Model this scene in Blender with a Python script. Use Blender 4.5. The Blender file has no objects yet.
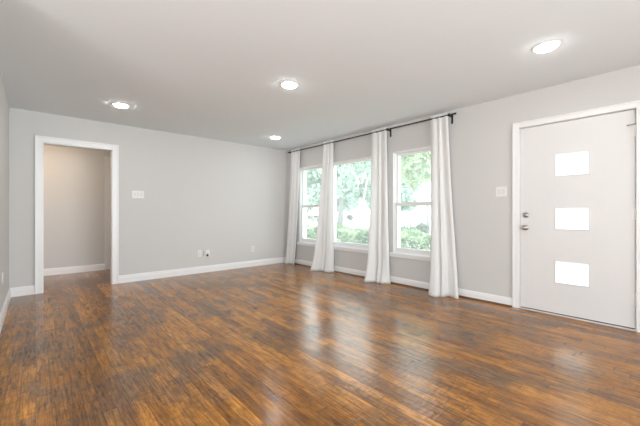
import bpy, bmesh, math, random
from mathutils import Vector, Matrix, noise

S = bpy.context.scene
C = S.collection
PI = math.pi

# ------------------------------------------------------------------ camera
FPX, YAW, HORIZON, CAM_H = 320.0, math.radians(41.6), 212.0, 1.096
cam_data = bpy.data.cameras.new('camera')
cam_data.sensor_fit = 'HORIZONTAL'
cam_data.sensor_width = 36.0
cam_data.lens = 36.0 * FPX / 640.0
cam_data.shift_y = -(213.0 - HORIZON) / 640.0
cam_data.clip_start = 0.02
cam_data.clip_end = 400
cam = bpy.data.objects.new('camera', cam_data)
C.objects.link(cam)
cam.location = (0, 0, CAM_H)
cam.rotation_euler = (PI / 2, 0, -YAW)
S.camera = cam

# ------------------------------------------------------------------ world, sun, fill lights, exposure
world = bpy.data.worlds.new('sky')
S.world = world
world.use_nodes = True
wn = world.node_tree
wn.nodes.clear()
w_out = wn.nodes.new('ShaderNodeOutputWorld')
w_bg = wn.nodes.new('ShaderNodeBackground')
w_tc = wn.nodes.new('ShaderNodeTexCoord')
w_sep = wn.nodes.new('ShaderNodeSeparateXYZ')
w_ramp = wn.nodes.new('ShaderNodeValToRGB')
w_ramp.color_ramp.elements[0].position = 0.0
w_ramp.color_ramp.elements[0].color = (1.0, 1.0, 1.0, 1)
w_ramp.color_ramp.elements[1].position = 0.8
w_ramp.color_ramp.elements[1].color = (0.80, 0.90, 1.0, 1)
wn.links.new(w_tc.outputs['Generated'], w_sep.inputs[0])
wn.links.new(w_sep.outputs['Z'], w_ramp.inputs[0])
wn.links.new(w_ramp.outputs[0], w_bg.inputs[0])
w_bg.inputs[1].default_value = 7.5
wn.links.new(w_bg.outputs[0], w_out.inputs[0])

sun_data = bpy.data.lights.new('sun', 'SUN')
sun_data.energy = 15.0
sun_data.angle = math.radians(1.0)
sun_data.color = (1.0, 0.96, 0.90)
sun = bpy.data.objects.new('sun', sun_data)
C.objects.link(sun)
sun.rotation_euler = (math.radians(0), math.radians(-32), math.radians(12))

def area(name, loc, direction, sx, sy, power, spread, col=(1, 1, 1)):
    d = bpy.data.lights.new(name, 'AREA')
    d.shape = 'RECTANGLE'
    d.size, d.size_y = sx, sy
    d.energy = power
    d.color = col
    d.spread = math.radians(spread)
    o = bpy.data.objects.new(name, d)
    C.objects.link(o)
    o.location = loc
    o.rotation_euler = Vector(direction).to_track_quat('-Z', 'Y').to_euler()
    return o

# added fill light behind the camera, just inside an invented opening
area('fill_light_rear', (1.9, -3.05, 1.35), (-0.34, 1, 0.20), 2.4, 1.9, 104, 95, (0.89, 0.96, 1.0))
# second added fill light, at the invented opening in the left rear wall
area('fill_light_side', (-2.75, -0.6, 1.35), (1, 0.75, 0.75), 3.0, 1.9, 108, 130, (0.91, 0.96, 1.0))

S.view_settings.view_transform = 'Standard'
S.view_settings.look = 'None'
S.view_settings.exposure = -0.68
S.view_settings.gamma = 1.0
S.view_settings.use_curve_mapping = False

# ------------------------------------------------------------------ room dimensions (metres)
XR, YB, XL, CZ = 4.12, 5.73, -0.256, 2.44
WT = 0.16
LAMP = 112.0          # emission of the recessed lamp lenses

# ------------------------------------------------------------------ materials
def srgb(r, g, b):
    f = lambda v: (v / 255 / 12.92) if v <= 10.3 else ((v / 255 + 0.055) / 1.055) ** 2.4
    return (f(r), f(g), f(b), 1)

def mat(name, col, rough=0.5, metal=0.0, bump=None, spec=0.5):
    m = bpy.data.materials.new(name)
    m.use_nodes = True
    nt = m.node_tree
    p = nt.nodes['Principled BSDF']
    p.inputs['Base Color'].default_value = col if len(col) == 4 else (*col, 1)
    p.inputs['Roughness'].default_value = rough
    p.inputs['Metallic'].default_value = metal
    p.inputs['Specular IOR Level'].default_value = spec
    if bump:
        scale, strength, dist = bump
        tc = nt.nodes.new('ShaderNodeTexCoord')
        nz = nt.nodes.new('ShaderNodeTexNoise')
        nz.inputs['Scale'].default_value = scale
        nz.inputs['Detail'].default_value = 3
        bp = nt.nodes.new('ShaderNodeBump')
        bp.inputs['Strength'].default_value = strength
        bp.inputs['Distance'].default_value = dist
        nt.links.new(tc.outputs['Object'], nz.inputs['Vector'])
        nt.links.new(nz.outputs['Fac'], bp.inputs['Height'])
        nt.links.new(bp.outputs[0], p.inputs['Normal'])
    return m

M_wall = mat('wall_paint', (0.62, 0.612, 0.598), 0.75, bump=(180, 0.15, 0.002), spec=0.3)
M_ceil = mat('ceiling_paint', (0.82, 0.87, 0.905), 0.9, bump=(120, 0.2, 0.002), spec=0.2)
M_trim = mat('white_trim_paint', (0.83, 0.83, 0.83), 0.35)
M_door = mat('white_door_paint', (0.735, 0.73, 0.725), 0.40)
M_plate = mat('white_plastic', (0.78, 0.77, 0.75), 0.35)
M_rocker = mat('ivory_plastic', (0.70, 0.69, 0.67), 0.35)
M_slot = mat('dark_slot', (0.02, 0.02, 0.02), 0.6)
M_black = mat('black_iron', (0.012, 0.012, 0.013), 0.45)
M_nickel = mat('satin_nickel', (0.45, 0.43, 0.41), 0.28, 1.0)
M_shoe = mat('stained_shoe_wood', (0.13, 0.06, 0.03), 0.35)
M_thresh = mat('threshold_metal', (0.75, 0.75, 0.77), 0.35, 0.3)
M_gap = mat('rubber_sweep', (0.03, 0.025, 0.025), 0.7)
M_vinyl = mat('white_window_vinyl', (0.85, 0.86, 0.86), 0.35)
M_ring = mat('lamp_trim', (0.80, 0.79, 0.77), 0.5)

def floor_material():
    m = bpy.data.materials.new('worn_oak_boards')
    m.use_nodes = True
    nt = m.node_tree
    N, L = nt.nodes, nt.links
    p = N['Principled BSDF']
    def math_(op, a, b=None, c=None):
        n = N.new('ShaderNodeMath'); n.operation = op
        for i, v in enumerate((a, b, c)):
            if v is None: continue
            if isinstance(v, (int, float)): n.inputs[i].default_value = v
            else: L.new(v, n.inputs[i])
        return n.outputs[0]
    def comb(x, y, z=0.0):
        n = N.new('ShaderNodeCombineXYZ')
        for i, v in enumerate((x, y, z)):
            if isinstance(v, (int, float)): n.inputs[i].default_value = v
            else: L.new(v, n.inputs[i])
        return n.outputs[0]
    def noise_(vec, scale, detail=3, rough=0.55, dist=0.0):
        n = N.new('ShaderNodeTexNoise')
        L.new(vec, n.inputs['Vector'])
        n.inputs['Scale'].default_value = scale
        n.inputs['Detail'].default_value = detail
        n.inputs['Roughness'].default_value = rough
        n.inputs['Distortion'].default_value = dist
        return n.outputs['Fac']
    def white(vec):
        n = N.new('ShaderNodeTexWhiteNoise'); n.noise_dimensions = '3D'
        L.new(vec, n.inputs['Vector']); return n.outputs['Value']
    def ramp(fac, stops):
        n = N.new('ShaderNodeValToRGB'); cr = n.color_ramp
        while len(cr.elements) < len(stops): cr.elements.new(0.5)
        for e, (pos, col) in zip(cr.elements, stops):
            e.position = pos; e.color = col if len(col) == 4 else (*col, 1)
        L.new(fac, n.inputs[0]); return n.outputs[0]
    def mix(fac, a, b, mode='MIX'):
        n = N.new('ShaderNodeMix'); n.data_type = 'RGBA'; n.blend_type = mode
        if isinstance(fac, (int, float)): n.inputs[0].default_value = fac
        else: L.new(fac, n.inputs[0])
        for i, v in ((6, a), (7, b)):
            if isinstance(v, tuple): n.inputs[i].default_value = v
            else: L.new(v, n.inputs[i])
        return n.outputs[2]
    tc = N.new('ShaderNodeTexCoord')
    sep = N.new('ShaderNodeSeparateXYZ'); L.new(tc.outputs['Object'], sep.inputs[0])
    x, y = sep.outputs['X'], sep.outputs['Y']
    W = 0.068
    xi = math_('DIVIDE', x, W)
    i = math_('FLOOR', xi)
    fx = math_('FRACT', xi)
    r1 = white(comb(i, 3.7, 1.1))
    yj = math_('DIVIDE', math_('ADD', y, math_('MULTIPLY', r1, 7.3)), 1.15)
    j = math_('FLOOR', yj)
    fy = math_('FRACT', yj)
    tone = white(comb(i, j, 5.0))
    base = ramp(tone, [(0.0, (0.215, 0.084, 0.013)), (0.35, (0.32, 0.128, 0.017)),
                       (0.78, (0.41, 0.17, 0.024)), (1.0, (0.50, 0.215, 0.038))])
    # grain along the board
    off = math_('MULTIPLY', tone, 40.0)
    gvec = comb(math_('MULTIPLY', x, 95.0), math_('ADD', math_('MULTIPLY', y, 5.0), off), off)
    g = noise_(gvec, 1.0, 5, 0.65, 0.6)
    grain = ramp(g, [(0.30, (0.38, 0.33, 0.28)), (0.52, (1.0, 1.0, 1.0)), (0.72, (1.55, 1.45, 1.25))])
    g2 = noise_(comb(math_('MULTIPLY', x, 42.0), math_('ADD', math_('MULTIPLY', y, 9.0), off), off), 1.0, 3, 0.6, 0.8)
    grain2 = ramp(g2, [(0.34, (0.70, 0.66, 0.62)), (0.5, (1.0, 1.0, 1.0)), (0.68, (1.22, 1.20, 1.16))])
    grain = mix(1.0, grain, grain2, 'MULTIPLY')
    col = mix(1.0, base, grain, 'MULTIPLY')
    # big worn grey-brown patches
    pv = comb(math_('MULTIPLY', x, 2.0), math_('MULTIPLY', y, 1.3), 11.5)
    pn = noise_(pv, 1.15, 4, 0.62, 0.3)
    pf = ramp(pn, [(0.48, (0, 0, 0)), (0.64, (1, 1, 1))])
    pw = math_('MULTIPLY', pf, math_('MULTIPLY_ADD', tone, 0.30, 0.48))
    worn = mix(1.0, (0.110, 0.075, 0.050, 1), grain, 'MULTIPLY')
    col = mix(pw, col, worn)
    # small dark blotches of stain
    sn = noise_(comb(math_('MULTIPLY', x, 6.0), math_('MULTIPLY', y, 3.5), 9.0), 1.0, 4, 0.6, 0.4)
    sf = ramp(sn, [(0.50, (0, 0, 0)), (0.68, (1, 1, 1))])
    col = mix(math_('MULTIPLY', sf, 0.34), col, (0.060, 0.036, 0.020, 1))
    # seams
    ex = math_('MINIMUM', fx, math_('SUBTRACT', 1.0, fx))
    seam_x = math_('LESS_THAN', ex, 0.014)
    ey = math_('MINIMUM', fy, math_('SUBTRACT', 1.0, fy))
    seam_y = math_('LESS_THAN', ey, 0.0012)
    seam = math_('MAXIMUM', seam_x, seam_y)
    col = mix(math_('MULTIPLY', seam, 0.65), col, (0.025, 0.013, 0.008, 1))
    # chatter marks across the boards left by the sander
    cv = comb(math_('MULTIPLY', x, 13.0), math_('MULTIPLY', y, 52.0), 2.0)
    ch = noise_(cv, 1.0, 2, 0.5, 0.5)
    cm = ramp(noise_(comb(math_('MULTIPLY', x, 1.3), y, 12.0), 1.1, 2), [(0.36, (0.12, 0.12, 0.12)), (0.62, (1, 1, 1))])
    chf = ramp(ch, [(0.52, (0, 0, 0)), (0.66, (1, 1, 1))])
    col = mix(math_('MULTIPLY', math_('MULTIPLY', chf, cm), 0.36), col, (0.040, 0.022, 0.013, 1))
    L.new(col, p.inputs['Base Color'])
    rg = math_('MULTIPLY_ADD', noise_(comb(math_('MULTIPLY', x, 2.0), y, 7.0), 2.0, 3), 0.16, 0.10)
    L.new(rg, p.inputs['Roughness'])
    p.inputs['Specular IOR Level'].default_value = 0.48
    h = math_('ADD', math_('MULTIPLY', math_('MULTIPLY', ch, cm), 1.6), math_('MULTIPLY', g, 0.12))
    h = math_('SUBTRACT', h, math_('MULTIPLY', seam, 0.4))
    h = math_('ADD', h, math_('MULTIPLY', tone, 0.15))
    bp = N.new('ShaderNodeBump')
    bp.inputs['Strength'].default_value = 0.55
    bp.inputs['Distance'].default_value = 0.003
    L.new(h, bp.inputs['Height'])
    L.new(bp.outputs[0], p.inputs['Normal'])
    return m
M_floor = floor_material()

def curtain_material():
    m = bpy.data.materials.new('white_cotton_voile')
    m.use_nodes = True
    nt = m.node_tree; nt.nodes.clear()
    o = nt.nodes.new('ShaderNodeOutputMaterial')
    d = nt.nodes.new('ShaderNodeBsdfDiffuse'); d.inputs[0].default_value = (0.90, 0.895, 0.885, 1)
    t = nt.nodes.new('ShaderNodeBsdfTranslucent'); t.inputs[0].default_value = (0.92, 0.92, 0.91, 1)
    mx = nt.nodes.new('ShaderNodeMixShader'); mx.inputs[0].default_value = 0.24
    tc = nt.nodes.new('ShaderNodeTexCoord')
    nz = nt.nodes.new('ShaderNodeTexNoise'); nz.inputs['Scale'].default_value = 260
    bp = nt.nodes.new('ShaderNodeBump'); bp.inputs['Strength'].default_value = 0.12; bp.inputs['Distance'].default_value = 0.001
    nt.links.new(tc.outputs['Object'], nz.inputs['Vector'])
    nt.links.new(nz.outputs['Fac'], bp.inputs['Height'])
    nt.links.new(bp.outputs[0], d.inputs['Normal'])
    nt.links.new(d.outputs[0], mx.inputs[1]); nt.links.new(t.outputs[0], mx.inputs[2])
    nt.links.new(mx.outputs[0], o.inputs[0])
    return m
M_curtain = curtain_material()

def glass_material():
    m = bpy.data.materials.new('window_glass')
    m.use_nodes = True
    nt = m.node_tree; nt.nodes.clear()
    o = nt.nodes.new('ShaderNodeOutputMaterial')
    t = nt.nodes.new('ShaderNodeBsdfTransparent'); t.inputs[0].default_value = (0.95, 0.985, 0.97, 1)
    g = nt.nodes.new('ShaderNodeBsdfGlossy'); g.inputs['Roughness'].default_value = 0.02
    lw = nt.nodes.new('ShaderNodeLayerWeight')
    pw = nt.nodes.new('ShaderNodeMath'); pw.operation = 'POWER'; pw.inputs[1].default_value = 4.0
    f = nt.nodes.new('ShaderNodeMath'); f.operation = 'MULTIPLY_ADD'; f.inputs[1].default_value = 0.7; f.inputs[2].default_value = 0.02
    nt.links.new(lw.outputs['Facing'], pw.inputs[0]); nt.links.new(pw.outputs[0], f.inputs[0])
    mx = nt.nodes.new('ShaderNodeMixShader')
    # translucent share veils the view, imitating washed-out outdoor glare
    l = nt.nodes.new('ShaderNodeBsdfTranslucent'); l.inputs[0].default_value = (0.9, 0.95, 0.93, 1)
    dm = nt.nodes.new('ShaderNodeMixShader'); dm.inputs[0].default_value = 0.08
    nt.links.new(t.outputs[0], dm.inputs[1]); nt.links.new(l.outputs[0], dm.inputs[2])
    nt.links.new(f.outputs[0], mx.inputs[0])
    nt.links.new(dm.outputs[0], mx.inputs[1]); nt.links.new(g.outputs[0], mx.inputs[2])
    nt.links.new(mx.outputs[0], o.inputs[0])
    return m
M_glass = glass_material()

def frosted_material():
    m = bpy.data.materials.new('frosted_glass')
    m.use_nodes = True
    nt = m.node_tree; nt.nodes.clear()
    o = nt.nodes.new('ShaderNodeOutputMaterial')
    t = nt.nodes.new('ShaderNodeBsdfTransparent'); t.inputs[0].default_value = (0.95, 0.98, 0.97, 1)
    l = nt.nodes.new('ShaderNodeBsdfTranslucent'); l.inputs[0].default_value = (0.95, 0.98, 0.97, 1)
    g = nt.nodes.new('ShaderNodeBsdfGlossy'); g.inputs['Roughness'].default_value = 0.15
    a = nt.nodes.new('ShaderNodeMixShader'); a.inputs[0].default_value = 0.93
    b = nt.nodes.new('ShaderNodeMixShader'); b.inputs[0].default_value = 0.05
    nt.links.new(t.outputs[0], a.inputs[1]); nt.links.new(l.outputs[0], a.inputs[2])
    nt.links.new(a.outputs[0], b.inputs[1]); nt.links.new(g.outputs[0], b.inputs[2])
    nt.links.new(b.outputs[0], o.inputs[0])
    return m
M_frost = frosted_material()

def emit(name, col, strength):
    m = bpy.data.materials.new(name)
    m.use_nodes = True
    nt = m.node_tree; nt.nodes.clear()
    o = nt.nodes.new('ShaderNodeOutputMaterial')
    e = nt.nodes.new('ShaderNodeEmission')
    e.inputs[0].default_value = (*col, 1); e.inputs[1].default_value = strength
    nt.links.new(e.outputs[0], o.inputs[0])
    return m
M_lens = emit('lamp_lens', (0.97, 0.96, 0.95), LAMP)
M_hall_lens = emit('hall_lamp_lens', (1.0, 0.72, 0.44), 275)

def leaf_material(name, c1, c2, transl=0.4):
    m = bpy.data.materials.new(name)
    m.use_nodes = True
    nt = m.node_tree; nt.nodes.clear()
    o = nt.nodes.new('ShaderNodeOutputMaterial')
    tc = nt.nodes.new('ShaderNodeTexCoord')
    nz = nt.nodes.new('ShaderNodeTexNoise'); nz.inputs['Scale'].default_value = 2.5; nz.inputs['Detail'].default_value = 4
    rp = nt.nodes.new('ShaderNodeValToRGB')
    rp.color_ramp.elements[0].position = 0.35; rp.color_ramp.elements[0].color = (*c1, 1)
    rp.color_ramp.elements[1].position = 0.65; rp.color_ramp.elements[1].color = (*c2, 1)
    d = nt.nodes.new('ShaderNodeBsdfDiffuse'); t = nt.nodes.new('ShaderNodeBsdfTranslucent')
    mx = nt.nodes.new('ShaderNodeMixShader'); mx.inputs[0].default_value = transl
    nt.links.new(tc.outputs['Object'], nz.inputs['Vector'])
    nt.links.new(nz.outputs['Fac'], rp.inputs[0])
    nt.links.new(rp.outputs[0], d.inputs[0]); nt.links.new(rp.outputs[0], t.inputs[0])
    nt.links.new(d.outputs[0], mx.inputs[1]); nt.links.new(t.outputs[0], mx.inputs[2])
    nt.links.new(mx.outputs[0], o.inputs[0])
    return m
M_leaf_teal = leaf_material('hazy_green_leaves', (0.223, 0.312, 0.246), (0.371, 0.460, 0.401))
M_leaf_fresh = leaf_material('fresh_green_leaves', (0.252, 0.327, 0.186), (0.416, 0.490, 0.350))
M_leaf_hedge = leaf_material('hedge_leaves', (0.191, 0.264, 0.152), (0.367, 0.439, 0.296))
M_leaf_grey = leaf_material('grey_green_leaves', (0.072, 0.094, 0.079), (0.172, 0.200, 0.165))
M_bark = mat('grey_bark', (0.26, 0.255, 0.245), 0.9, bump=(25, 0.6, 0.02))
M_bark_pale = mat('pale_smooth_bark', (0.36, 0.35, 0.33), 0.7, bump=(12, 0.3, 0.01))
M_pave = mat('pale_concrete', (0.72, 0.71, 0.69), 0.9, bump=(8, 0.2, 0.01))
M_lawn = mat('dry_lawn', (0.13, 0.18, 0.08), 0.95, bump=(40, 0.8, 0.03))
M_siding = mat('cream_siding', (0.80, 0.79, 0.77), 0.8, bump=(10, 0.2, 0.01))
M_roof = mat('grey_shingles', (0.42, 0.42, 0.43), 0.9, bump=(14, 0.5, 0.02))
M_pane_dark = mat('pale_house_blind', (0.35, 0.36, 0.37), 0.1)

# ------------------------------------------------------------------ mesh helpers
def link(name, bm, m, parent=None, smooth=False):
    me = bpy.data.meshes.new(name)
    bmesh.ops.recalc_face_normals(bm, faces=bm.faces)
    bm.to_mesh(me); bm.free()
    if smooth:
        for p in me.polygons: p.use_smooth = True
    me.materials.append(m)
    o = bpy.data.objects.new(name, me)
    C.objects.link(o)
    if parent is not None:
        o.parent = parent
        o.location = -parent.location        # meshes are written in world coordinates
    return o

def tag(o, label, cat, group=None, kind=None):
    o['label'] = label; o['category'] = cat
    if group: o['group'] = group
    if kind: o['kind'] = kind
    return o

def thing(name, label, cat, loc, group=None, kind=None):
    o = bpy.data.objects.new(name, None)
    C.objects.link(o)
    o.location = loc
    o.empty_display_size = 0.1
    return tag(o, label, cat, group, kind)

def box(bm, x0, x1, y0, y1, z0, z1, bev=0.0, seg=2):
    b = bmesh.new()
    vs = [b.verts.new((x, y, z)) for x in (x0, x1) for y in (y0, y1) for z in (z0, z1)]
    for f in ((0, 1, 3, 2), (4, 6, 7, 5), (0, 4, 5, 1), (2, 3, 7, 6), (0, 2, 6, 4), (1, 5, 7, 3)):
        b.faces.new([vs[k] for k in f])
    bmesh.ops.recalc_face_normals(b, faces=b.faces)
    if bev > 0:
        bmesh.ops.bevel(b, geom=list(b.edges), offset=bev, segments=seg, affect='EDGES', profile=0.5)
    me = bpy.data.meshes.new('tmp'); b.to_mesh(me); b.free()
    bm.from_mesh(me); bpy.data.meshes.remove(me)
    return bm

def bxo(name, args, m, parent=None, bev=0.0):
    return link(name, box(bmesh.new(), *args, bev=bev), m, parent)

def lathe(bm, profile, origin, axis, seg=32):
    """profile: (radius, height along axis)"""
    q = Vector(axis).to_track_quat('Z', 'Y')
    o = Vector(origin)
    rings = []
    for r, h in profile:
        if r < 1e-6:
            rings.append([bm.verts.new(o + q @ Vector((0, 0, h)))])
        else:
            rings.append([bm.verts.new(o + q @ Vector((r * math.cos(2 * PI * k / seg), r * math.sin(2 * PI * k / seg), h))) for k in range(seg)])
    for a, b in zip(rings, rings[1:]):
        for k in range(seg):
            k2 = (k + 1) % seg
            if len(a) == 1 and len(b) == 1: continue
            if len(a) == 1: bm.faces.new((a[0], b[k], b[k2]))
            elif len(b) == 1: bm.faces.new((a[k], b[0], a[k2]))
            else: bm.faces.new((a[k], b[k], b[k2], a[k2]))
    return bm

def tube(bm, pts, radii, seg=10):
    pts = [Vector(p) for p in pts]
    rings = []
    for n, p in enumerate(pts):
        d = (pts[min(n + 1, len(pts) - 1)] - pts[max(n - 1, 0)]).normalized()
        q = d.to_track_quat('Z', 'Y')
        r = radii[n] if isinstance(radii, (list, tuple)) else radii
        rings.append([bm.verts.new(p + q @ Vector((r * math.cos(2 * PI * k / seg), r * math.sin(2 * PI * k / seg), 0))) for k in range(seg)])
    for a, b in zip(rings, rings[1:]):
        for k in range(seg):
            bm.faces.new((a[k], a[(k + 1) % seg], b[(k + 1) % seg], b[k]))
    bm.faces.new(rings[0][::-1]); bm.faces.new(rings[-1])
    return bm

def wall_mesh(axis, c0, c1, a0, a1, z0, z1, holes):
    """solid slab between c0 and c1 across its thickness, with rectangular holes (a0,a1,z0,z1)"""
    As = sorted({a0, a1, *[h[0] for h in holes], *[h[1] for h in holes]})
    Zs = sorted({z0, z1, *[h[2] for h in holes], *[h[3] for h in holes]})
    na, nz = len(As) - 1, len(Zs) - 1
    solid = {}
    for i in range(na):
        for k in range(nz):
            am, zm = (As[i] + As[i + 1]) / 2, (Zs[k] + Zs[k + 1]) / 2
            solid[i, k] = not any(h[0] < am < h[1] and h[2] < zm < h[3] for h in holes)
    bm = bmesh.new(); cache = {}
    def V(c, a, z):
        key = (c, a, z)
        if key not in cache:
            cache[key] = bm.verts.new((c, a, z) if axis == 'x' else (a, c, z))
        return cache[key]
    for (i, k), s in solid.items():
        if not s: continue
        A0, A1, Z0, Z1 = As[i], As[i + 1], Zs[k], Zs[k + 1]
        for c in (c0, c1):
            bm.faces.new((V(c, A0, Z0), V(c, A1, Z0), V(c, A1, Z1), V(c, A0, Z1)))
        for di, dk, e in ((-1, 0, ((A0, Z0), (A0, Z1))), (1, 0, ((A1, Z0), (A1, Z1))), (0, -1, ((A0, Z0), (A1, Z0))), (0, 1, ((A0, Z1), (A1, Z1)))):
            if not solid.get((i + di, k + dk), False):
                (p, q), (r, t) = e
                bm.faces.new((V(c0, p, q), V(c0, r, t), V(c1, r, t), V(c1, p, q)))
    return bm

def sweep(bm, profile, p0, p1, inward, ext=True):
    """straight moulding: profile (out, up) pairs, from p0 to p1, 'out' goes along inward"""
    p0, p1, n = Vector(p0), Vector(p1), Vector(inward)
    a = [bm.verts.new(p0 + n * o + Vector((0, 0, u))) for o, u in profile]
    b = [bm.verts.new(p1 + n * o + Vector((0, 0, u))) for o, u in profile]
    k = len(profile)
    for i in range(k):
        bm.faces.new((a[i], a[(i + 1) % k], b[(i + 1) % k], b[i]))
    bm.faces.new(a[::-1]); bm.faces.new(b)
    return bm

def struct(o, label, cat):
    return tag(o, label, cat, kind='structure')

# ------------------------------------------------------------------ room shell
REAR = -3.3
XFAR = -3.0
HY0, HY1 = YB + 0.12, 7.25         # the hallway behind the opening
OP = (0.068, 0.868, 0.0, 2.04)     # opening in the back wall
struct(link('floor', wall_mesh('x', XFAR - .2, XR + WT, REAR - .2, HY1 + .15, -0.12, 0.0, []), M_floor),
       'worn brown oak strip floor running through the room and the hallway', 'floor')
struct(link('ceiling', wall_mesh('x', XFAR - .2, XR + WT, REAR - .2, HY1 + .15, CZ, CZ + 0.2, []), M_ceil),
       'flat pale grey painted ceiling with recessed lights', 'ceiling')

W3 = (2.22, 2.945, 0.47, 2.015)    # window near the door
W2 = (3.15, 4.38, 0.47, 2.015)    # middle picture window
W1 = (4.555, 5.28, 0.47, 2.015)    # window by the corner
DR = (0.250, 1.235, 0.0, 2.062)    # front door rough opening
struct(link('wall_right', wall_mesh('x', XR, XR + WT, REAR, HY1, 0, CZ, [W1, W2, W3, DR]), M_wall),
       'light greige wall with three windows and the white front door', 'wall')
struct(link('wall_back', wall_mesh('y', YB, YB + 0.12, XL - 0.12, XR, 0, CZ, [OP]), M_wall),
       'light grey back wall with the cased opening to the hallway', 'wall')
struct(link('wall_left', wall_mesh('x', XL - 0.12, XL, 2.6, YB, 0, CZ, []), M_wall),
       'narrow slice of light grey wall at the left edge', 'wall')
struct(link('wall_left_return', wall_mesh('y', 2.6, 2.72, XFAR, XL - 0.12, 0, CZ, []), M_wall),
       'light grey wall that turns away left of the camera', 'wall')
struct(link('wall_left_rear', wall_mesh('x', XFAR - 0.12, XFAR, REAR, 2.72, 0, CZ, [(-2.2, 1.0, 0.35, 2.3)]), M_wall),  # unglazed hole, added to let fill light in from the left
       'light grey wall left of the camera with an opening added for light', 'wall')
struct(link('wall_rear', wall_mesh('y', REAR - 0.12, REAR, XFAR, XR, 0, CZ, [(-1.3, 3.1, 0.35, 2.3)]), M_wall),  # hole without glass, added so light fills the room from behind
       'light grey wall behind the camera with an opening added for light', 'wall')
struct(link('wall_hall_back', wall_mesh('y', HY1, HY1 + 0.12, -1.5, XR, 0, CZ, [(1.055, 1.86, 0, 2.07)]), M_wall),
       'beige lit hallway wall seen through the cased opening', 'wall')
struct(link('wall_hall_left', wall_mesh('x', -1.62, -1.5, HY0, HY1, 0, CZ, []), M_wall),
       'hallway end wall hidden left of the cased opening', 'wall')
struct(link('wall_hall_right', wall_mesh('x', 2.6, 2.72, HY0, HY1, 0, CZ, []), M_wall),
       'hallway end wall hidden right of the cased opening', 'wall')

# baseboards
BB = [(0, 0), (0.016, 0), (0.016, 0.078), (0.012, 0.090), (0.012, 0.100), (0.006, 0.116), (0, 0.118)]
def baseboard(name, p0, p1, inward, label, scale=1.0):
    prof = [(o, u * scale) for o, u in BB]
    return struct(link(name, sweep(bmesh.new(), prof, p0, p1, inward), M_trim), label, 'baseboard')
baseboard('baseboard_back', (XL, YB, 0), (-0.012, YB, 0), (0, -1, 0), 'short white baseboard left of the hallway opening')
baseboard('baseboard_back', (0.952, YB, 0), (XR, YB, 0), (0, -1, 0), 'long white baseboard along the grey back wall')
baseboard('baseboard_left', (XL, 2.6, 0), (XL, YB, 0), (1, 0, 0), 'white baseboard on the wall slice at the left edge')
baseboard('baseboard_right', (XR, 1.288, 0), (XR, YB, 0), (-1, 0, 0), 'white baseboard under the windows up to the door casing', 0.86)
baseboard('baseboard_hall', (-1.5, HY1, 0), (0.975, HY1, 0), (0, -1, 0), 'white baseboard of the hallway wall seen through the opening')
qr = [(0, 0)] + [(0.016 + 0.014 * math.cos(t), 0.018 * math.sin(t)) for t in [k * PI / 12 for k in range(7)]] + [(0, 0.018)]
struct(link('trim_1', sweep(bmesh.new(), [(0.0161, 0), (0.034, 0), (0.033, 0.007), (0.028, 0.014), (0.020, 0.018), (0.0161, 0.018)],
                            (XR, 1.288, 0), (XR, YB - 0.017, 0), (-1, 0, 0)), M_shoe),
       'brown stained shoe moulding at the foot of the window wall baseboard', 'shoe moulding')

# casing of the opening to the hallway (jamb liner + stepped casing)
def casing_y(name, y, d, a0, a1, ztop, w, label, depth, both=True):
    """cased opening in a wall that runs along x; a0,a1 clear opening; d = direction out of the wall face"""
    bm = bmesh.new()
    s = 0.018 * d
    lo = lambda u, v: (min(u, v), max(u, v))
    for (x0, x1) in ((a0 - w, a0), (a1, a1 + w)):
        box(bm, x0, x1, *lo(y, y + s), 0, ztop + w, 0.003)
    box(bm, a0 - 0.001, a1 + 0.001, *lo(y, y + s), ztop, ztop + w, 0.003)
    # raised outer band of the casing
    for (x0, x1) in ((a0 - w, a0 - w + 0.022), (a1 + w - 0.022, a1 + w)):
        box(bm, x0, x1, *lo(y, y + s * 1.45), 0, ztop + w, 0.003)
    box(bm, a0 - w + 0.0215, a1 + w - 0.0215, *lo(y, y + s * 1.45), ztop + w - 0.022, ztop + w, 0.003)
    # jamb liner through the wall
    y1 = y - d * depth
    box(bm, a0 - 0.012, a0 + 0.006, *lo(y, y1), 0, ztop)
    box(bm, a1 - 0.006, a1 + 0.012, *lo(y, y1), 0, ztop)
    box(bm, a0 - 0.012, a1 + 0.012, *lo(y, y1), ztop - 0.006, ztop + 0.010)
    return struct(link(name, bm, M_trim), label, 'door casing')
casing_y('trim_2', YB, -1, OP[0] + 0.004, OP[1] - 0.004, OP[3] - 0.004, 0.084, 'white casing around the open passage to the hallway', 0.12)
casing_y('trim_3', HY1, -1, 1.055, 1.86, 2.07, 0.080, 'white casing glimpsed inside the hallway beside its wall', 0.12)

# hallway door inside that casing
hd = thing('door_2', 'white hallway door glimpsed at the right of the opening', 'door', (1.46, HY1 + 0.05, 0), kind='structure')
bm = box(bmesh.new(), 1.063, 1.852, HY1 + 0.012, HY1 + 0.05, 0.012, 2.062, 0.002)
link('door_slab', bm, M_door, hd)
for z in (0.3, 1.9):
    bm = bmesh.new()
    tube(bm, [(1.060, HY1 - 0.004, z - 0.045), (1.060, HY1 - 0.004, z + 0.045)], 0.007, 10)
    box(bm, 1.0615, 1.095, HY1 + 0.004, HY1 + 0.0125, z - 0.045, z + 0.045)
    link('hinge', bm, M_plate, hd)

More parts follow.
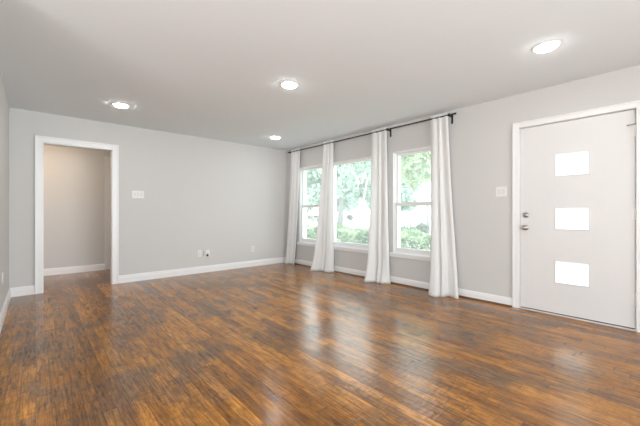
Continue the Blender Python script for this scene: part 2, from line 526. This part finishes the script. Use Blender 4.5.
# casing of the front door
bm = bmesh.new()
DY0, DY1, DZ = 0.268, 1.219, 2.050
for (a, b) in ((DY0 - 0.066, DY0), (DY1, DY1 + 0.066)):
    box(bm, XR - 0.017, XR + 0.004, a, b, 0, DZ + 0.064, 0.004)
box(bm, XR - 0.017, XR + 0.004, DY0 - 0.0005, DY1 + 0.0005, DZ, DZ + 0.064, 0.004)
for (a, b) in ((DY0 - 0.066, DY0 - 0.048), (DY1 + 0.048, DY1 + 0.066)):
    box(bm, XR - 0.024, XR, a, b, 0, DZ + 0.064, 0.004)
box(bm, XR - 0.024, XR, DY0 - 0.0485, DY1 + 0.0485, DZ + 0.046, DZ + 0.064, 0.004)
# jambs and stop
for (a, b) in ((DR[0] - 0.001, DY0 + 0.004), (DY1 - 0.003, DR[1] + 0.001)):
    box(bm, XR + 0.003, XR + WT, a, b, 0, DZ + 0.003)
box(bm, XR + 0.003, XR + WT, DR[0], DR[1], DZ - 0.003, DR[3] + 0.001)
for (a, b) in ((DY0, DY0 + 0.018), (DY1 - 0.018, DY1)):
    box(bm, XR + 0.062, XR + WT, a, b, 0, DZ)
box(bm, XR + 0.062, XR + WT, DY0, DY1, DZ - 0.018, DZ)
struct(link('trim_4', bm, M_trim), 'white casing and jambs around the white front door', 'door casing')

# front door
SY0, SY1, SZ0, SZ1 = 0.278, 1.212, 0.022, 2.042
LITE = [(0.608, 0.884, 1.479, 1.710), (0.608, 0.884, 0.915, 1.140), (0.608, 0.884, 0.347, 0.576)]
fd = thing('door_1', 'white front door with three small stacked frosted panes', 'front door', (XR + 0.03, (SY0 + SY1) / 2, 0), kind='structure')
link('door_slab', wall_mesh('x', XR + 0.012, XR + 0.057, SY0, SY1, SZ0, SZ1, LITE), M_door, fd)
for (a, b, c, d) in LITE:
    bm = bmesh.new()      # slim bead around the pane
    t, e = 0.008, 0.0035
    box(bm, XR + 0.0085, XR + 0.020, a - t, a + e, c - t, d + t, 0.002)
    box(bm, XR + 0.0085, XR + 0.020, b - e, b + t, c - t, d + t, 0.002)
    box(bm, XR + 0.0085, XR + 0.020, a + e, b - e, c - t, c + e, 0.002)
    box(bm, XR + 0.0085, XR + 0.020, a + e, b - e, d - e, d + t, 0.002)
    fr = link('pane_bead', bm, M_door, fd)
    g = bxo('glass_pane', (XR + 0.030, XR + 0.036, a - 0.0005, b + 0.0005, c - 0.0005, d + 0.0005), M_frost)
    g.parent = fr; g.location = -fd.location - fr.location
    g['label'] = 'frosted pane glowing white with daylight'
# hardware: deadbolt, knob, strike
db = link('deadbolt', lathe(bmesh.new(), [(0, 0), (0.031, 0), (0.031, 0.006), (0.027, 0.012), (0.012, 0.014), (0.012, 0.018), (0, 0.018)], (XR + 0.012, 1.157, 1.062), (-1, 0, 0)), M_nickel, fd, True)
db['label'] = 'round nickel deadbolt with a thumb turn'
bm = bmesh.new(); box(bm, -0.026, -0.014, -0.006, 0.006, -0.020, 0.020, 0.003)
bmesh.ops.transform(bm, matrix=Matrix.Translation((XR + 0.010, 1.157, 1.062)) @ Matrix.Rotation(math.radians(-55), 4, 'X'), verts=bm.verts)
tt = link('thumb_turn', bm, M_nickel); tt.parent = db; tt.location = -fd.location - db.location
kn = link('door_knob', lathe(bmesh.new(), [(0, 0), (0.032, 0), (0.032, 0.005), (0.028, 0.010), (0.012, 0.013), (0.011, 0.032), (0.018, 0.038), (0.0265, 0.046), (0.028, 0.056), (0.025, 0.066), (0.016, 0.071), (0.007, 0.071), (0.006, 0.069), (0, 0.069)], (XR + 0.012, 1.160, 0.921), (-1, 0, 0)), M_nickel, fd, True)
kn['label'] = 'round nickel door knob below the deadbolt'
bm = box(bmesh.new(), XR + 0.008, XR + 0.035, 1.2115, 1.2155, 0.893, 0.949, 0.001)
link('latch_plate', bm, M_nickel, fd)
for z in (0.287, 1.075, 1.845):
    bm = bmesh.new()
    tube(bm, [(XR + 0.004, 0.2735, z - 0.050), (XR + 0.004, 0.2735, z + 0.050)], 0.0065, 10)
    lathe(bm, [(0, 0), (0.005, 0), (0.0075, 0.004), (0.004, 0.010), (0, 0.011)], (XR + 0.004, 0.2735, z + 0.050), (0, 0, 1), 10)
    box(bm, XR + 0.0095, XR + 0.0135, 0.279, 0.300, z - 0.050, z + 0.050)
    h = link('hinge', bm, M_plate, fd)
    if z > 1.8:
        bm = bmesh.new()
        tube(bm, [(XR - 0.004, 0.262, z + 0.062), (XR - 0.008, 0.285, z + 0.060), (XR - 0.012, 0.325, z + 0.055)], 0.005, 8)
        lathe(bm, [(0, 0), (0.009, 0), (0.009, 0.010), (0, 0.012)], (XR - 0.012, 0.322, z + 0.055), (0.9, 0.4, 0), 10)
        s = link('hinge_stop', bm, M_nickel); s.parent = h; s.location = -fd.location - h.location
bxo('door_sweep', (XR + 0.016, XR + 0.053, SY0 + 0.003, SY1 - 0.003, 0.0125, SZ0 + 0.001), M_gap, fd)
bm = sweep(bmesh.new(), [(0.0, 0), (0.15, 0), (0.15, 0.004), (0.135, 0.011), (0.02, 0.011), (0.0, 0.004)], (XR + 0.150, DY0 + 0.0045, 0), (XR + 0.150, DY1 - 0.0035, 0), (-1, 0, 0))
struct(link('trim_5', bm, M_thresh), 'pale metal threshold strip under the front door', 'threshold')

# ------------------------------------------------------------------ windows
def window(name, W, double, label):
    y0, y1, z0, z1 = W
    t = thing(name, label, 'window', (XR + 0.1, (y0 + y1) / 2, z0), kind='structure')
    def frame(bm, xa, xb, a0, a1, c0, c1, w, wb=None, wt=None, bev=0.002):
        wb = wb or w; wt = wt or w
        box(bm, xa, xb, a0, a0 + w, c0, c1, bev); box(bm, xa, xb, a1 - w, a1, c0, c1, bev)
        box(bm, xa, xb, a0 + w - .001, a1 - w + .001, c0, c0 + wb, bev); box(bm, xa, xb, a0 + w - .001, a1 - w + .001, c1 - wt, c1, bev)
    e = 0.001
    bm = bmesh.new()
    frame(bm, XR + 0.012, XR + WT + 0.01, y0 - e, y1 + e, z0 - e, z1 + e, 0.022)
    # slim white return in front of the frame
    frame(bm, XR - 0.003, XR + 0.013, y0 - e, y1 + e, z0 - e, z1 + e, 0.010)
    link('window_frame', bm, M_vinyl, t)
    a0, a1, c0, c1 = y0 + 0.021, y1 - 0.021, z0 + 0.021, z1 - 0.021
    def sash(xa, xb, c0, c1, ws, wb, wt):
        bm = bmesh.new(); frame(bm, xa, xb, a0, a1, c0, c1, ws, wb, wt, 0.003)
        s = link('sash', bm, M_vinyl, t)
        xm = (xa + xb) / 2
        g = bxo('glass_pane', (xm - 0.002, xm + 0.002, a0 + ws - .004, a1 - ws + .004, c0 + wb - .004, c1 - wt + .004), M_glass)
        g.parent = s; g.location = -t.location - s.location
        return s
    if double:
        mid = 1.215
        sash(XR + 0.062, XR + 0.092, mid - 0.028, c1, 0.036, 0.050, 0.038)
        s = sash(XR + 0.026, XR + 0.056, c0, mid + 0.028, 0.040, 0.060, 0.052)
        bm = bmesh.new(); box(bm, XR + 0.030, XR + 0.056, (a0 + a1) / 2 - 0.03, (a0 + a1) / 2 + 0.03, mid + 0.027, mid + 0.038, 0.003)
        l = link('sash_lock', bm, M_vinyl); l.parent = s; l.location = -t.location - s.location
    else:
        sash(XR + 0.030, XR + 0.066, c0, c1, 0.034, 0.060, 0.036)
    # stool and apron
    bm = bmesh.new()
    box(bm, XR - 0.028, XR + 0.001, y0 - 0.06, y1 + 0.06, z0 - 0.036, z0 + 0.001, 0.004)
    box(bm, XR - 0.0235, XR + 0.001, y0 - 0.055, y1 + 0.055, z0 - 0.060, z0 - 0.034, 0.003)
    link('window_sill', bm, M_trim, t)
    return t
window('window_1', W1, True, 'white double-hung window nearest the room corner')
window('window_2', W2, False, 'white single-pane picture window in the middle')
window('window_3', W3, True, 'white double-hung window nearest the front door')

# ------------------------------------------------------------------ curtain rod and curtains
RX, RZ = XR - 0.09, 2.362
rod = thing('curtain_rod', 'thin black curtain rod above the three windows', 'curtain rod', (RX, 3.7, RZ))
link('pole', tube(bmesh.new(), [(RX, 1.945, RZ), (RX, 5.520, RZ)], 0.0095, 14), M_black, rod, True)
for ye, d in ((1.945, -1), (5.520, 1)):
    link('finial', lathe(bmesh.new(), [(0, -0.002), (0.012, -0.002), (0.012, 0.008), (0.010, 0.012), (0.013, 0.022), (0.012, 0.034), (0, 0.038)], (RX, ye, RZ), (0, d, 0), 16), M_black, rod, True)
for yb in (2.004, 2.985, 5.500):
    bm = bmesh.new()
    box(bm, XR - 0.007, XR, yb - 0.013, yb + 0.013, RZ - 0.100, RZ + 0.018, 0.002)
    box(bm, RX + 0.006, XR - 0.004, yb - 0.007, yb + 0.007, RZ - 0.016, RZ - 0.001, 0.002)
    lathe(bm, [(0.0095, -0.011), (0.019, -0.011), (0.019, 0.011), (0.0095, 0.011)], (RX, yb, RZ), (0, 1, 0), 16)
    link('bracket', bm, M_black, rod)

def curtain(top, bot, folds, seed, label, ztop=2.405):
    """top = (y far, y near); bot = ((y far, x far), (y near, x near))"""
    rnd = random.Random(seed)
    ph = [rnd.uniform(0, 2 * PI) for _ in range(6)]
    jit = [rnd.uniform(-0.35, 0.35) for _ in range(folds + 3)]
    NU, NV = folds * 16, 60
    bm = bmesh.new(); grid = []
    for v in range(NV + 1):
        q = v / NV                               # 0 top, 1 floor
        z = ztop - (ztop - 0.004) * q
        f = q ** 1.35
        row = []
        for u in range(NU + 1):
            t = u / NU
            k = t * folds
            ki = int(min(k, folds)); kk = k - ki
            warp = t + 0.25 / folds * math.sin(2 * PI * t * 1.7 + ph[0]) * (0.4 + 0.6 * q)
            y = (top[0] + (top[1] - top[0]) * t) * (1 - f) + (bot[0][0] + (bot[1][0] - bot[0][0]) * t) * f
            xb = RX * (1 - f) + (bot[0][1] + (bot[1][1] - bot[0][1]) * t) * f
            a = 0.008 + 0.008 * min(1, q * 2.0) + 0.016 * q
            s = math.sin(2 * PI * folds * warp + ph[1] + 0.5 * math.sin(2.1 * q + ph[2]))
            s = math.copysign(abs(s) ** 0.8, s)
            j = jit[ki] * (1 - kk) + jit[ki + 1] * kk
            s *= 1 + j
            s2 = 0.35 * math.sin(2 * PI * folds * 0.47 * t + ph[3] + 1.5 * q) * q
            if q < 0.05: a *= 0.55 + 9 * q       # gathered header on the rod
            lim = XR - 0.046
            x = min(xb - a * (s + s2), lim if z > 0.1 else XR - 0.04)
            e = max(0.0, (q - 0.84) / 0.16) ** 2      # the hem spreads where it meets the boards
            y += e * (0.022 * max(0.0, 1 - 3.0 * t) - 0.012 * max(0.0, 3.0 * t - 2))
            x -= e * 0.022 * (1 + math.sin(9 * t + ph[5]))
            y += 0.35 * a * math.cos(2 * PI * folds * warp + ph[1]) * (0.3 + 0.7 * q) * 0.6
            row.append(bm.verts.new((x, y, z)))
        grid.append(row)
    # gathered heading: rough upper edge
    for u, w in enumerate(grid[0]):
        w.co.z += 0.006 * math.sin(u * 1.9 + ph[4])
    for u, w in enumerate(grid[-1]):             # hem touches the floor unevenly
        w.co.z = 0.003
    for v in range(NV):
        for u in range(NU):
            bm.faces.new((grid[v][u], grid[v][u + 1], grid[v + 1][u + 1], grid[v + 1][u]))
    o = link('curtain', bm, M_curtain, None, True)
    sm = o.modifiers.new('thickness', 'SOLIDIFY'); sm.thickness = 0.0015; sm.offset = 0
    return tag(o, label, 'curtain', 'white curtains on the black rod')
curtain((5.47, 5.16), ((5.66, 4.00), (5.34, 4.06)), 3, 3, 'white floor-length curtain hanging nearest the room corner')
curtain((4.425, 4.17), ((4.56, 3.90), (4.19, 4.05)), 3, 8, 'white curtain hanging between the corner window and picture window')
curtain((3.30, 3.00), ((3.28, 3.90), (2.95, 4.05)), 3, 14, 'white curtain hanging between the picture window and the window nearest the door')
curtain((2.27, 2.02), ((2.20, 3.88), (1.87, 4.03)), 3, 21, 'white curtain hanging closest to the front door')

# ------------------------------------------------------------------ recessed lights
def recessed(x, y, label, lens=None, group='round recessed ceiling lights'):
    t = thing('recessed_light', label, 'ceiling light', (x, y, CZ), group)
    link('trim_ring', lathe(bmesh.new(), [(0.0775, -0.0005), (0.100, -0.0005), (0.100, 0.003), (0.096, 0.007), (0.082, 0.009), (0.0775, 0.006), (0.0775, -0.0005)], (x, y, CZ), (0, 0, -1), 40), M_ring, t, True)
    l = link('lens', lathe(bmesh.new(), [(0.078, 0.001), (0.076, 0.012), (0.066, 0.019), (0.04, 0.022), (0, 0.023)], (x, y, CZ), (0, 0, -1), 40), lens or M_lens, t, True)
    return t
recessed(3.098, 0.725, 'lit recessed ceiling light in front of the white door')
recessed(1.999, 2.736, 'lit recessed ceiling light in the middle of the ceiling')
recessed(0.799, 4.665, 'lit recessed ceiling light near the hallway opening')
recessed(3.224, 4.837, 'small-looking far recessed ceiling light near the corner curtain')
recessed(0.0, 6.45, 'warm recessed hallway light hidden above the cased opening', M_hall_lens, None)

# ------------------------------------------------------------------ switches and outlets
def plate_frame(axis):
    """returns fn(along, up, out) -> world for a wall: 'b' back wall (out = -y), 'r' right wall (out = -x), 'l' left wall (out = +x)"""
    return {'b': lambda a, z, o: (a, YB - o, z), 'r': lambda a, z, o: (XR - o, a, z), 'l': lambda a, z, o: (XL + o, a, z)}[axis]
def pbox(bm, wall, a0, a1, z0, z1, o0, o1, bev=0.001):
    P = plate_frame(wall)
    p, q = P(a0, z0, o0), P(a1, z1, o1)
    return box(bm, min(p[0], q[0]), max(p[0], q[0]), min(p[1], q[1]), max(p[1], q[1]), z0, z1, bev)

def switch(wall, a, z, gangs, label):
    w = 0.046 * gangs + 0.026
    P = plate_frame(wall)
    t = thing('switch_plate', label, 'light switch', P(a, z, 0))
    link('plate', pbox(bmesh.new(), wall, a - w / 2, a + w / 2, z - 0.058, z + 0.058, 0, 0.006, 0.002), M_plate, t)
    for k in range(gangs):
        c = a + (k - (gangs - 1) / 2) * 0.046
        bm = bmesh.new()
        pbox(bm, wall, c - 0.0165, c + 0.0165, z - 0.033, z + 0.0005, 0.004, 0.0078)
        pbox(bm, wall, c - 0.0165, c + 0.0165, z + 0.0005, z + 0.033, 0.004, 0.0100)
        link('rocker', bm, M_rocker, t)
    return t
switch('b', 1.215, 1.374, 3, 'wide white triple switch plate right of the hallway opening')
switch('r', 1.406, 1.336, 2, 'white double switch plate beside the front door casing')

def outlet(wall, a, z, label, kind='duplex'):
    P = plate_frame(wall)
    t = thing('wall_outlet', label, 'outlet', P(a, z, 0))
    link('plate', pbox(bmesh.new(), wall, a - 0.035, a + 0.035, z - 0.058, z + 0.058, 0, 0.006, 0.002), M_plate, t)
    if kind == 'duplex':
        for dz in (-0.020, 0.020):
            r = link('socket', pbox(bmesh.new(), wall, a - 0.017, a + 0.017, z + dz - 0.014, z + dz + 0.014, 0.004, 0.0075), M_rocker, t)
            bm = bmesh.new()
            for da in (-0.0065, 0.0065):
                pbox(bm, wall, a + da - 0.001, a + da + 0.001, z + dz - 0.002, z + dz + 0.007, 0.007, 0.0078, 0)
            s = link('slots', bm, M_slot); s.parent = r; s.location = -t.location - r.location
    return t
outlet('b', 2.196, 0.352, 'white outlet plate low on the back wall, left of the cable plate')
ot = outlet('b', 2.345, 0.345, 'white cable plate low on the back wall with a black cable end', 'cable')
bm = bmesh.new()
lathe(bm, [(0, 0.004), (0.009, 0.004), (0.009, 0.014), (0.006, 0.016), (0, 0.016)], (2.345, YB, 0.352), (0, -1, 0), 12)
link('cable_jack', bm, M_rocker, ot, True)
bm = bmesh.new()
tube(bm, [(2.335, YB - 0.004, 0.312), (2.335, YB - 0.022, 0.310), (2.333, YB - 0.034, 0.303)], [0.017, 0.018, 0.014], 12)
cb = link('cable_end', bm, M_black, ot, True); cb['label'] = 'black cable end poking from the plate'
bm = pbox(bmesh.new(), 'b', 2.262, 2.276, 0.30, 0.385, 0, 0.010, 0.002)
tag(link('cable_clip', bm, mat('grey_plastic', (0.42, 0.42, 0.42), 0.5)), 'slim grey clip between the two low plates on the back wall', 'cable clip')
outlet('b', 3.267, 0.350, 'lone white outlet low on the back wall toward the corner')
outlet('l', 4.60, 0.420, 'white outlet on the wall slice at the left edge')

# ------------------------------------------------------------------ outside, seen through the windows
GZ = -0.35
def at(u, d, z=None):
    k = (u - 320) / FPX
    return Vector(((k * math.cos(YAW) + math.sin(YAW)) * d, (-k * math.sin(YAW) + math.cos(YAW)) * d, GZ if z is None else z))
def zat(v, d): return CAM_H + (HORIZON - v) / FPX * d

struct(link('bounce_strip', wall_mesh('x', XR + WT, 5.75, -3, 12, GZ - 0.2, GZ, []), M_pave), 'added pale strip along the house wall that bounces light upward', 'reflector')  # unseen strip added to bounce sky light through the windows onto the ceiling
struct(link('lawn', wall_mesh('x', 5.75, 11.5, -40, 60, GZ - 0.2, GZ, []), M_lawn), 'grass strip between the house and the paving outside', 'lawn')
struct(link('street', wall_mesh('x', 11.5, 170, -120, 170, GZ - 0.2, GZ + 0.01, []), M_pave), 'sunlit pale paving beyond the hedge', 'pavement')

def leaves(bm, fn, n, size, rnd):
    """n small two-triangle leaves at points fn() gives"""
    for _ in range(n):
        p = Vector(fn())
        d = Vector((rnd.gauss(0, 1), rnd.gauss(0, 1), rnd.gauss(0, 1))).normalized()
        e = d.orthogonal().normalized()
        e.rotate(Matrix.Rotation(rnd.uniform(0, 2 * PI), 3, d))
        s = size * rnd.uniform(0.6, 1.35)
        w = d.cross(e) * s * 0.42
        v = [bm.verts.new(p - e * s * 0.5), bm.verts.new(p + w), bm.verts.new(p + e * s * 0.5), bm.verts.new(p - w)]
        bm.faces.new(v)

def in_blobs(blobs, rnd):
    wts = [b[3] ** 2 for b in blobs]
    def fn():
        x, y, z, r = rnd.choices(blobs, wts)[0]
        d = Vector((rnd.gauss(0, 1), rnd.gauss(0, 1), rnd.gauss(0, 1))).normalized()
        q = r * rnd.random() ** 0.4
        return (x + d.x * q, y + d.y * q, z + d.z * q * 0.8)
    return fn

def tree(base, trunk, crown, leafmat, barkmat, n, size, seed, label, name='leafy_tree', group='trees beyond the hedge'):
    """trunk: list of (list of points relative to the base, list of radii); crown: blobs relative to base"""
    rnd = random.Random(seed)
    b = Vector(base)
    t = thing(name, label, 'tree', b, group)
    bm = bmesh.new()
    for pts, rad in trunk:
        tube(bm, [b + Vector(p) for p in pts], rad, 9)
    link('trunk', bm, barkmat, t, True)
    bm = bmesh.new()
    leaves(bm, in_blobs([(b.x + x, b.y + y, b.z + z, r) for x, y, z, r in crown], rnd), n, size, rnd)
    link('foliage', bm, leafmat, t)
    return t
def crown(rnd, h, spread, n, r, lo=-0.95):
    return [(rnd.uniform(-spread, spread), rnd.uniform(-spread, spread), h + rnd.uniform(lo, 0.5) * spread, r * rnd.uniform(0.7, 1.2)) for _ in range(n)]
side = Vector((math.cos(YAW), -math.sin(YAW), 0))      # to the right as seen from the room

# hedge right outside the windows
rnd = random.Random(5)
hg = thing('hedge', 'clipped green hedge outside below all three windows', 'hedge', (6.3, 5, GZ))
bm = bmesh.new()
def hpt():
    x, y, z = rnd.uniform(5.85, 6.75), rnd.uniform(-0.5, 12.5), 0
    top = 0.63 + 0.05 * math.sin(y * 3.1) + 0.04 * math.sin(y * 7.7 + 1)
    if rnd.random() < 0.3: z = top - rnd.random() ** 2 * 0.15
    else:
        z = rnd.uniform(GZ + 0.02, top); x = rnd.choice((5.85 + rnd.random() ** 2 * 0.25, x))
    return (x, y, z)
leaves(bm, hpt, 42000, 0.08, rnd)
link('foliage', bm, M_leaf_hedge, hg)
for k in range(22):
    y = -0.3 + k * 0.6
    link('stem', tube(bmesh.new(), [(6.3, y, GZ - 0.02), (6.28, y + 0.05, 0.0), (6.33, y - 0.04, 0.4)], [0.02, 0.014, 0.008], 6), M_bark, hg)

R = random.Random(77)
# grey trunk left in the picture window
tree(at(340, 30), [([(0, 0, -0.05), (0.1, 0, 3), (0, 0.1, 7.5)], [0.34, 0.27, 0.16]), ([(0.05, 0, 3.5), (1.2, -1.2, 5.5)], [0.15, 0.07])],
     crown(R, 5.6, 3.2, 24, 1.3), M_leaf_teal, M_bark, 12000, 0.34, 1, 'large leafy tree with a grey trunk left in the picture window')
# pale forked trunk in the picture window
s1 = side
tree(at(361, 19), [([(0, 0, -0.05), tuple(s1 * -0.05 + Vector((0, 0, 2.0))), tuple(s1 * -0.02 + Vector((0, 0, 3.1)))], [0.15, 0.125, 0.12]),
                   ([tuple(s1 * -0.02 + Vector((0, 0, 3.0))), tuple(s1 * -0.32 + Vector((0, 0, 3.55))), tuple(s1 * -0.68 + Vector((0, 0, 4.5))), tuple(s1 * -0.8 + Vector((0, 0, 5.4)))], [0.085, 0.07, 0.055, 0.03]),
                   ([tuple(s1 * 0.0 + Vector((0, 0, 3.0))), tuple(s1 * 0.22 + Vector((0, 0, 3.7))), tuple(s1 * 0.40 + Vector((0, 0, 4.8)))], [0.07, 0.05, 0.03]),
                   ([tuple(s1 * 0.05 + Vector((0, 0, 1.7))), tuple(s1 * 0.30 + Vector((0, 0, 3.0))), tuple(s1 * 0.75 + Vector((0, 0, 4.6)))], [0.06, 0.05, 0.03])],
     [(x, y, z, r) for x, y, z, r in crown(R, 4.9, 1.5, 12, 0.7, -0.8)], M_leaf_teal, M_bark_pale, 2200, 0.17, 2, 'pale forked tree in the middle of the picture window')
# background trees
for n, (u, d, h, sp, m, cnt, lab) in enumerate([
        (296, 42, 8.0, 3.6, M_leaf_teal, 6500, 'dense hazy green tree filling the top of the corner window'),
        (326, 58, 7.0, 4.5, M_leaf_teal, 6000, 'hazy green tree behind the curtain between corner and picture windows'),
        (362, 86, 8.5, 5.5, M_leaf_teal, 7000, 'hazy green tree behind the pale forked trunk'),
        (384, 47, 7.0, 4.0, M_leaf_teal, 6500, 'hazy green tree at the right edge of the picture window'),
        (394, 36, 6.6, 3.0, M_leaf_teal, 4500, 'hazy green tree at the left of the window nearest the door')]):
    tree(at(u, d), [([(0, 0, -0.05), (0.1, 0.1, 3.0), (0, 0.1, h)], [0.26, 0.2, 0.1]), ([(0, 0, 3.0), (1.3, -1.3, h)], [0.12, 0.06])],
         crown(R, h - 0.5, sp, 26, sp * 0.42), m, M_bark, cnt * 2, 0.40, 30 + n, lab)
# fresh green branches close to the window next to the door
b = at(409, 12)
tree(b, [([(0, 0, -0.05), tuple(side * 0.12 + Vector((0, 0, 1.8))), tuple(side * 0.42 + Vector((0, 0, 3.0))), tuple(side * 0.7 + Vector((0, 0, 3.9)))], [0.032, 0.028, 0.022, 0.015]),
         ([tuple(side * 0.2 + Vector((0, 0, 2.2))), tuple(side * -0.3 + Vector((0, 0, 3.4)))], [0.02, 0.01])],
     [(side.x * q, side.y * q, z, r) for q, z, r in ((-0.1, 3.0, 0.5), (0.25, 3.35, 0.55), (0.7, 3.0, 0.45), (0.9, 3.6, 0.5), (-0.3, 3.8, 0.5), (0.4, 4.1, 0.6), (0.15, 2.55, 0.3))],
     M_leaf_fresh, M_bark, 1900, 0.13, 3, 'slender leaning tree with fresh green leaves in the window nearest the door', 'slender_tree')
# straight grey trunk at the right of that window
tree(at(428, 22), [([(0, 0, -0.05), (0, 0, 2.4), (0.1, 0, 5.0)], [0.16, 0.13, 0.08])], crown(R, 5.2, 1.6, 8, 0.9), M_leaf_fresh, M_bark, 2200, 0.2, 4,
     'grey trunked tree at the right edge of the window nearest the door')
# shrubs beyond the paving
def shrub(u, d, r, h, seed, label, m=M_leaf_grey, n=900):
    rnd = random.Random(seed); b = at(u, d)
    t = thing('shrub', label, 'shrub', b, 'shrubs beyond the hedge')
    bm = bmesh.new()
    leaves(bm, in_blobs([(b.x + rnd.uniform(-r, r), b.y + rnd.uniform(-r, r), GZ + h * rnd.uniform(0.25, 0.7), h * 0.33) for _ in range(7)], rnd), n, 0.12, rnd)
    link('foliage', bm, m, t)
    for k in range(4):
        bm = tube(bmesh.new(), [(b.x, b.y, GZ - 0.02), (b.x + rnd.uniform(-r, r) * 0.7, b.y + rnd.uniform(-r, r) * 0.7, GZ + h * 0.6)], [0.03, 0.01], 6)
        link('stem', bm, M_bark, t)
shrub(405, 14.6, 0.14, 0.92, 1, 'grey-green shrub behind the hedge, leftmost in the window nearest the door')
shrub(414, 16, 0.14, 0.88, 2, 'grey-green shrub behind the hedge, middle of the window nearest the door')
shrub(423, 17.4, 0.14, 1.0, 3, 'grey-green shrub behind the hedge, right of the window nearest the door')
shrub(349, 48, 0.9, 1.5, 4, 'dark round shrub beyond the paving in the picture window')
shrub(314, 42, 0.9, 1.3, 5, 'dark round shrub beyond the paving in the corner window')

# pale house across the street
def house(u, d, w, h, label):
    c = at(u, d); ang = -YAW
    t = thing('house', label, 'house', c)
    rot = Matrix.Translation(c) @ Matrix.Rotation(ang, 4, 'Z')
    def part(name, bm, m, par, extra=None):
        bmesh.ops.transform(bm, matrix=rot, verts=bm.verts)
        o = link(name, bm, m)
        o.parent = par
        o.location = -t.location if par is t else -t.location - par.location
        return o
    part('walls', box(bmesh.new(), -w / 2, w / 2, 0, 7, 0, h), M_siding, t)
    bm = bmesh.new()
    e = 0.5
    a = [bm.verts.new(p) for p in ((-w / 2 - e, -e, h), (w / 2 + e, -e, h), (w / 2 + e, 7 + e, h), (-w / 2 - e, 7 + e, h), (-w / 2 + 2, 3.5, h + 2.2), (w / 2 - 2, 3.5, h + 2.2))]
    for f in ((0, 1, 5, 4), (2, 3, 4, 5), (1, 2, 5), (3, 0, 4), (3, 2, 1, 0)): bm.faces.new([a[k] for k in f])
    part('roof', bm, M_roof, t)
    for k in range(3):
        x = (-0.32 + 0.32 * k) * w
        bm = box(bmesh.new(), x - 0.75, x + 0.75, -0.06, 0.02, 0.9, 2.2)
        f = part('window', bm, M_trim, t)
        part('pane', box(bmesh.new(), x - 0.66, x + 0.66, -0.075, -0.055, 0.98, 2.12), M_pane_dark, f)
house(436, 64, 17, 3.0, 'pale single-storey house far across the street')
